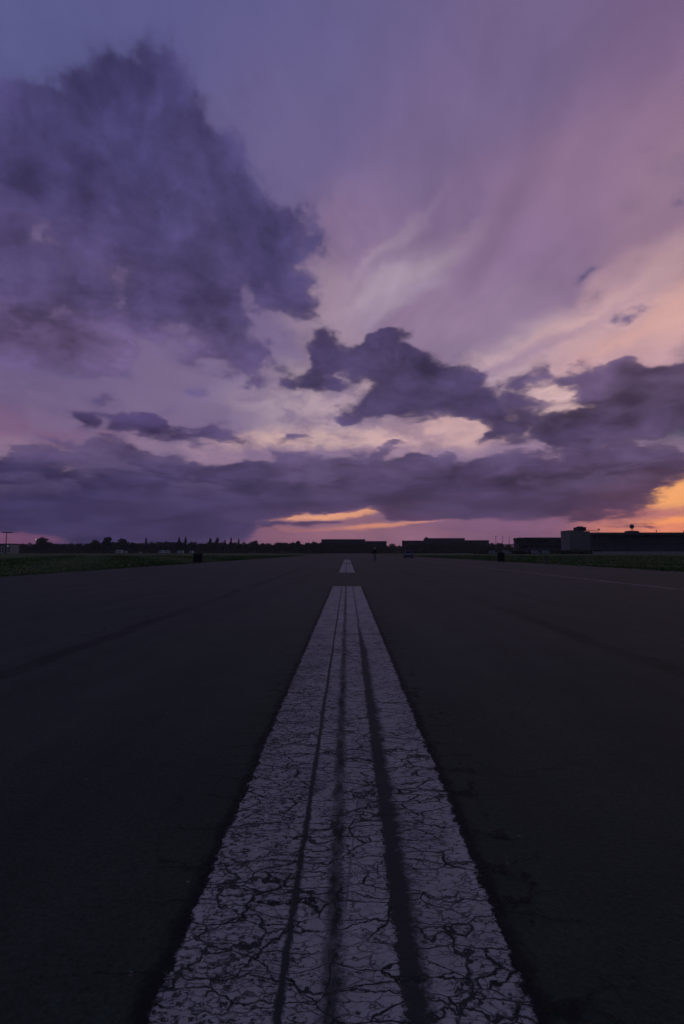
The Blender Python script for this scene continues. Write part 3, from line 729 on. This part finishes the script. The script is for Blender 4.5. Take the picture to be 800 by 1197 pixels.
# ---------------------------------------------------------------- pale caravans and sheds below the tree belt
def build_caravans():
    white = simple('caravan_white', (.62,.64,.66), .5, .12, 1); glass = simple('caravan_glass', (.03,.035,.05), .2); rub = simple('rubber', (.02,.02,.02), .8)
    def caravan(L_, H_, label, group=None):
        t = empty('caravan', (0,0,0), label=label, cat='caravan', group=group)
        prof = [(-L_/2,.55),(-L_/2-.1,H_*.45),(-L_/2+.25,H_*.95),(-L_/2+.7,H_),(L_/2-.6,H_),(L_/2-.1,H_*.8),(L_/2,H_*.4),(L_/2-.15,.55)]
        MB().prism(prof, -1.1, 1.1).build('body', white, t)
        for x in (-L_*.28, L_*.22): MB().box((x,-1.12,H_*.62),(1.1,.06,.6)).build('window', glass, t)
        MB().box((0,-1.12,H_*.48),(.65,.06,1.7)).build('door', simple('caravan_door', (.5,.5,.52), .5), t)
        for x in (-.4,.4): MB().tube([(x,-1.12,.36),(x,-.85,.36)], .36, 12).build('wheel', rub, t)
        MB().tube([(L_/2,0,.5),(L_/2+1.2,0,.5)], .07, 6).build('drawbar', rub, t)
        return t
    Z = 375.0
    for i, (px, L_, H_, Zz, lab) in enumerate(((139, 5.6, 3.3, Z, 'largest pale caravan, leftmost of the row under the trees'), (146.5, 2.4, 2.4, Z-4, 'tiny pale trailer right beside the leftmost caravan'),
        (163, 2.6, 1.7, Z+12, 'dim low pale trailer alone between the two groups of caravans'), (189, 4.2, 2.9, Z+4, 'dull pale caravan left of a close pair'), (196, 3.6, 3.0, Z, 'brighter pale caravan right of a close pair'),
        (211, 5.0, 2.8, Z+4, 'long pale caravan under the twin pointed trees'), (224, 3.0, 2.6, Z, 'short pale caravan above the dark box on the left verge'))):
        t = caravan(L_, H_, lab, 'pale caravans and trailers under the left tree belt'); t.location = spot(px, Zz); t.rotation_euler.z = (-.1,.3,.15,-.3,.2,.05,-.2)[i]
    # parked vans in front of the far hangars
    vw = simple('van_grey', (.30,.32,.36), .45, .1, 1)
    def van(L_, label):
        t = empty('parked_van', (0,0,0), label=label, cat='van')
        MB().prism([(-L_/2,.35),(-L_/2,2.3),(-L_/2+.2,2.45),(L_/2-1.5,2.45),(L_/2-.9,1.5),(L_/2-.1,1.2),(L_/2,.35)], -.95,.95).build('body', vw, t)
        MB().prism([(L_/2-1.75,2.2),(L_/2-1.42,2.2),(L_/2-1.0,1.5),(L_/2-1.75,1.5)], -.98,.98).build('window', glass, t)
        for x in (-L_*.3, L_*.3):
            for y in (-.85,.85): MB().tube([(x,y-.12,.36),(x,y+.12,.36)], .36, 12).build('wheel', rub, t)
        return t
    for px, Zz, lab in ((575.5,300,'pale van parked on the grass behind the right-hand dark box'),(592,310,'dull van parked just right of the dark box on the right verge'),(625,300,'grey van parked left of the block tower'),(637,303,'grey van parked nearest the block tower')):
        t = van(5.2, lab); t.location = spot(px, Zz); t.rotation_euler.z = (px % 7)*.05
        t['group'] = 'vans parked beyond the right verge'

# ---------------------------------------------------------------- things on and beside the runway
def build_roadside():
    black = simple('black_plastic', (.012,.013,.013), .6, .2, 6); steel = simple('dull_steel', (.09,.09,.10), .5, .2, 5, .5)
    def marker(loc, w, h, lab):
        t = empty('marker_box', loc, label=lab, cat='marker box', group='dark boxes facing each other on the runway verges')
        MB().box((0,0,h*.54), (w, .55*w, h*.84), taper=.97).build('housing', black, t, bevel=.03)
        MB().box((0,0,h*.98), (w*1.04, .6*w, h*.045)).build('lid', black, t, bevel=.012)
        MB().box((0,-.29*w,h*.55), (w*.7,.02,h*.5)).build('access_panel', black, t, bevel=.004)
        for sx in (-1,1):
            MB().box((sx*w*.36,0,h*.06), (.10,.5*w,h*.13)).build('foot', steel, t)
        return t
    marker(spot(232, 49), .95, .98, 'squat black box on the grass verge left of the runway')
    marker(spot(584.3, 53.5), .76, 1.05, 'upright black box on the grass verge right of the runway')
    # pale stub post
    t = empty('marker_post', spot(635.8, 43.5), label='short pale grey post on the right verge at the edge of the grass', cat='post')
    MB().tube([(0,0,-.1),(0,0,.55),(0,0,.62)], [.085,.08,.06], 12).build('post', simple('weathered_grey', (.16,.16,.15), .8), t, smooth=False)
    MB().box((0,0,.66), (.26,.22,.09)).build('head', steel, t, bevel=.01); MB().box((0,0,.01),(.34,.34,.05)).build('base_plate', steel, t)
    build_car(); build_person()

def build_car():
    t = empty('parked_car', spot(477, 90), math.radians(-6), label='pale blue hatchback seen from behind, alone far down the runway', cat='car')
    body = simple('car_paint_pale_blue', (.32,.31,.50), .35, .05, 1); glass = simple('car_glass', (.012,.014,.02), .1); rub = simple('tyre_rubber', (.015,.015,.015), .8); dark = simple('car_trim', (.02,.02,.024), .6)
    red = simple('tail_lamp_red', (.20,.01,.012), .3); rimm = simple('rim_alloy', (.3,.3,.32), .4, .1, 3, .8)
    W = .84
    # lower body: stations along y with (z low, z high, half width)
    st = [(-1.95,.42,.78,.74),(-1.88,.30,.95,.80),(-1.2,.22,.98,.84),(0,.20,.98,.85),(1.0,.22,.95,.84),(1.6,.26,.86,.80),(1.95,.38,.66,.70)]
    V = []; Fs = []
    for y, a, b, w in st: V += [(-w*.92,y,a),(w*.92,y,a),(w,y,(a+b)/2),(w*.95,y,b),(-w*.95,y,b),(-w,y,(a+b)/2)]
    for i in range(len(st)-1):
        for k in range(6): Fs.append((i*6+k, i*6+(k+1)%6, (i+1)*6+(k+1)%6, (i+1)*6+k))
    Fs += [tuple(range(6)), tuple(range(36, 42))]
    MB().add(V, Fs).build('body', body, t, bevel=.03, smooth=False)
    # cabin
    lo = [(-1.85,.78),(.95,.80)]; V = [(-.79,-1.84,.93),(.79,-1.84,.93),(.79,.95,.93),(-.79,.95,.93),(-.60,-1.55,1.47),(.60,-1.55,1.47),(.60,.25,1.47),(-.60,.25,1.47)]
    MB().add(V, [(0,1,2,3),(4,5,6,7),(0,1,5,4),(1,2,6,5),(2,3,7,6),(3,0,4,7)]).build('cabin', body, t, bevel=.05)
    MB().add([(-.66,-1.85,1.0),(.66,-1.85,1.0),(.54,-1.63,1.40),(-.54,-1.63,1.40)], [(0,1,2,3)]).build('rear_window', glass, t)
    MB().add([(-.66,.90,1.0),(.66,.90,1.0),(.54,.34,1.43),(-.54,.34,1.43)], [(0,1,2,3)]).build('windscreen', glass, t)
    for s in (-1,1):
        MB().add([(s*.792,-1.5,1.0),(s*.792,.7,1.0),(s*.63,.15,1.40),(s*.63,-1.35,1.40)], [(0,1,2,3)]).build('side_window', glass, t)
        MB().box((s*.68,-1.93,.80),(.16,.08,.26)).build('tail_lamp', red, t, bevel=.01)
        MB().box((s*.92,.62,1.0),(.16,.10,.13)).build('wing_mirror', body, t, bevel=.02)
        for y in (-1.25,1.25):
            w = MB().tube([(s*.68,y,.31),(s*.86,y,.31)], .31, 20).build('wheel', rub, t)
            MB().tube([(s*.82,y,.31),(s*.868,y,.31)], .19, 14).build('rim', rimm, w)
    MB().box((0,-1.97,.45),(1.40,.10,.20)).build('bumper', dark, t, bevel=.03)
    MB().box((0,-1.975,.70),(.50,.02,.11)).build('number_plate', simple('plate_white', (.5,.5,.5), .5), t)

def skinned(name, verts, edges, radii, mat, parent, sub=2):
    me = bpy.data.meshes.new(name); me.from_pydata(verts, edges, []); o = bpy.data.objects.new(name, me); COL.objects.link(o)
    md = o.modifiers.new('skin', 'SKIN'); md.use_smooth_shade = True
    lay = me.skin_vertices[0].data if me.skin_vertices else None
    if lay is None:
        bm = bmesh.new(); bm.from_mesh(me); bm.verts.layers.skin.verify(); bm.to_mesh(me); bm.free(); lay = me.skin_vertices[0].data
    for i, r in enumerate(radii): lay[i].radius = r if hasattr(r, '__len__') else (r, r); lay[i].use_root = (i == 0)
    s = o.modifiers.new('sub', 'SUBSURF'); s.levels = sub; s.render_levels = sub
    dg = bpy.context.evaluated_depsgraph_get(); ev = o.evaluated_get(dg)
    m2 = bpy.data.meshes.new_from_object(ev); o.modifiers.clear(); o.data = m2
    m2.materials.clear(); m2.materials.append(mat); m2.shade_smooth(); o.parent = parent
    return o

def build_person():
    p0 = spot(438.2, 59)
    t = empty('person', (p0.x, p0.y, .004), math.radians(8), label='person with a pale cap, dark jacket and grey trousers walking on the runway', cat='person')
    skin = simple('skin', (.42,.27,.20), .6, .05); jk = simple('jacket_dark', (.018,.018,.024), .85); tr = simple('trousers_grey', (.28,.28,.31), .85); cap = simple('cap_pale', (.85,.85,.80), .8); shoe = simple('shoe_dark', (.03,.03,.03), .7)
    V = [(0,0,.95),(0,.01,1.12),(0,.01,1.32),(0,0,1.45),(0,-.02,1.53),(0,-.03,1.60),(0,-.03,1.70)]
    R = [.125,(.13,.10),(.145,.10),(.07,.06),.052,.082,.075]
    E = [(0,1),(1,2),(2,3),(3,4),(4,5),(5,6)]
    def chain(start, pts, rs):
        prev = start
        for q, r in zip(pts, rs): V.append(q); R.append(r); E.append((prev, len(V)-1)); prev = len(V)-1
        return prev
    # legs in mid stride, arms swinging
    la = chain(0, [(-.09,0,.86),(-.10,-.16,.50),(-.10,-.13,.10),(-.10,-.16,.045),(-.105,-.30,.035)], [.085,.058,.04,.042,.032])
    ra = chain(0, [(.09,0,.86),(.10,.10,.49),(.10,.30,.14),(.10,.33,.06),(.105,.21,.03)], [.085,.058,.04,.042,.032])
    for s, sw in ((-1,.14),(1,-.14)):
        w = chain(2, [(s*.17,.01,1.39),(s*.24,.02+sw*.4,1.12),(s*.25,sw,.88),(s*.25,sw*1.15,.80)], [.056,.043,.029,.032])
        for k in range(4):
            chain(w, [(s*.25-.0+(k-1.5)*.004, sw*1.15+(k-1.5)*.020, .755),(s*.243, sw*1.15+(k-1.5)*.021-.008, .715+.006*abs(k-1.5))], [.009,.007])
        chain(w, [(s*.238, sw*1.15-.045, .785),(s*.232, sw*1.15-.055, .75)], [.010,.008])
    b = skinned('body', V, E, R, skin, t)
    # face turned towards the lens: nose, ears, eyes
    MB().ball((0,-.125,1.625), .014, (1,1.3,1.4), 8, 6).ball((-.085,-.03,1.62),.022,(.5,1,1.4),8,6).ball((.085,-.03,1.62),.022,(.5,1,1.4),8,6).build('nose_and_ears', skin, b, smooth=True)
    MB().ball((-.03,-.108,1.65),.010,(1,.6,.7),8,6).ball((.03,-.108,1.65),.010,(1,.6,.7),8,6).build('eyes', shoe, b, smooth=True)
    MB().ball((0,-.03,1.70), .098, (1,1.1,.72), 16, 10).box((0,-.14,1.685), (.13,.09,.012)).build('cap', cap, t, smooth=True)
    VJ = [(0,.0,.92),(0,.01,1.12),(0,.01,1.33),(0,0,1.46)]; RJ = [(.165,.13),(.165,.125),(.175,.125),(.085,.075)]; EJ = [(0,1),(1,2),(2,3)]
    for s, sw in ((-1,.14),(1,-.14)):
        i = len(VJ); VJ += [(s*.17,.01,1.39),(s*.24,.02+sw*.4,1.12),(s*.25,sw,.90)]; RJ += [.078,.062,.047]; EJ += [(2,i),(i,i+1),(i+1,i+2)]
    skinned('jacket', VJ, EJ, RJ, jk, t)
    VT = [(0,0,.95),(-.09,0,.86),(-.10,-.16,.50),(-.10,-.13,.12),(.09,0,.86),(.10,.10,.49),(.10,.30,.16)]
    skinned('trousers', VT, [(0,1),(1,2),(2,3),(0,4),(4,5),(5,6)], [(.145,.12),.105,.078,.062,.105,.078,.062], tr, t)
    for q, z in (((-.103,-.22), .045), ((.103,.27), .06)):
        MB().box((q[0], q[1], z), (.10,.28,.085), taper=.8).build('shoe', shoe, t, bevel=.02, smooth=True)

def build_haze():
    m = bpy.data.materials.new('haze'); m.use_nodes = True; nt = m.node_tree; nt.nodes.clear()
    o = nt.nodes.new('ShaderNodeOutputMaterial'); v = nt.nodes.new('ShaderNodeVolumePrincipled')
    v.inputs['Color'].default_value = (.82, .84, .90, 1); v.inputs['Density'].default_value = HAZE; v.inputs['Anisotropy'].default_value = .3
    nt.links.new(v.outputs[0], o.inputs['Volume'])
    MB().box((0, 1100, 24), (5300, 3500, 52)).build('haze', m, None, kind='stuff', label='thin evening haze over the whole field', cat='haze')

build_sky(); build_camera_and_sun(); build_ground(); build_grass(); build_trees(); build_buildings(); build_caravans(); build_roadside()
if HAZE: build_haze()
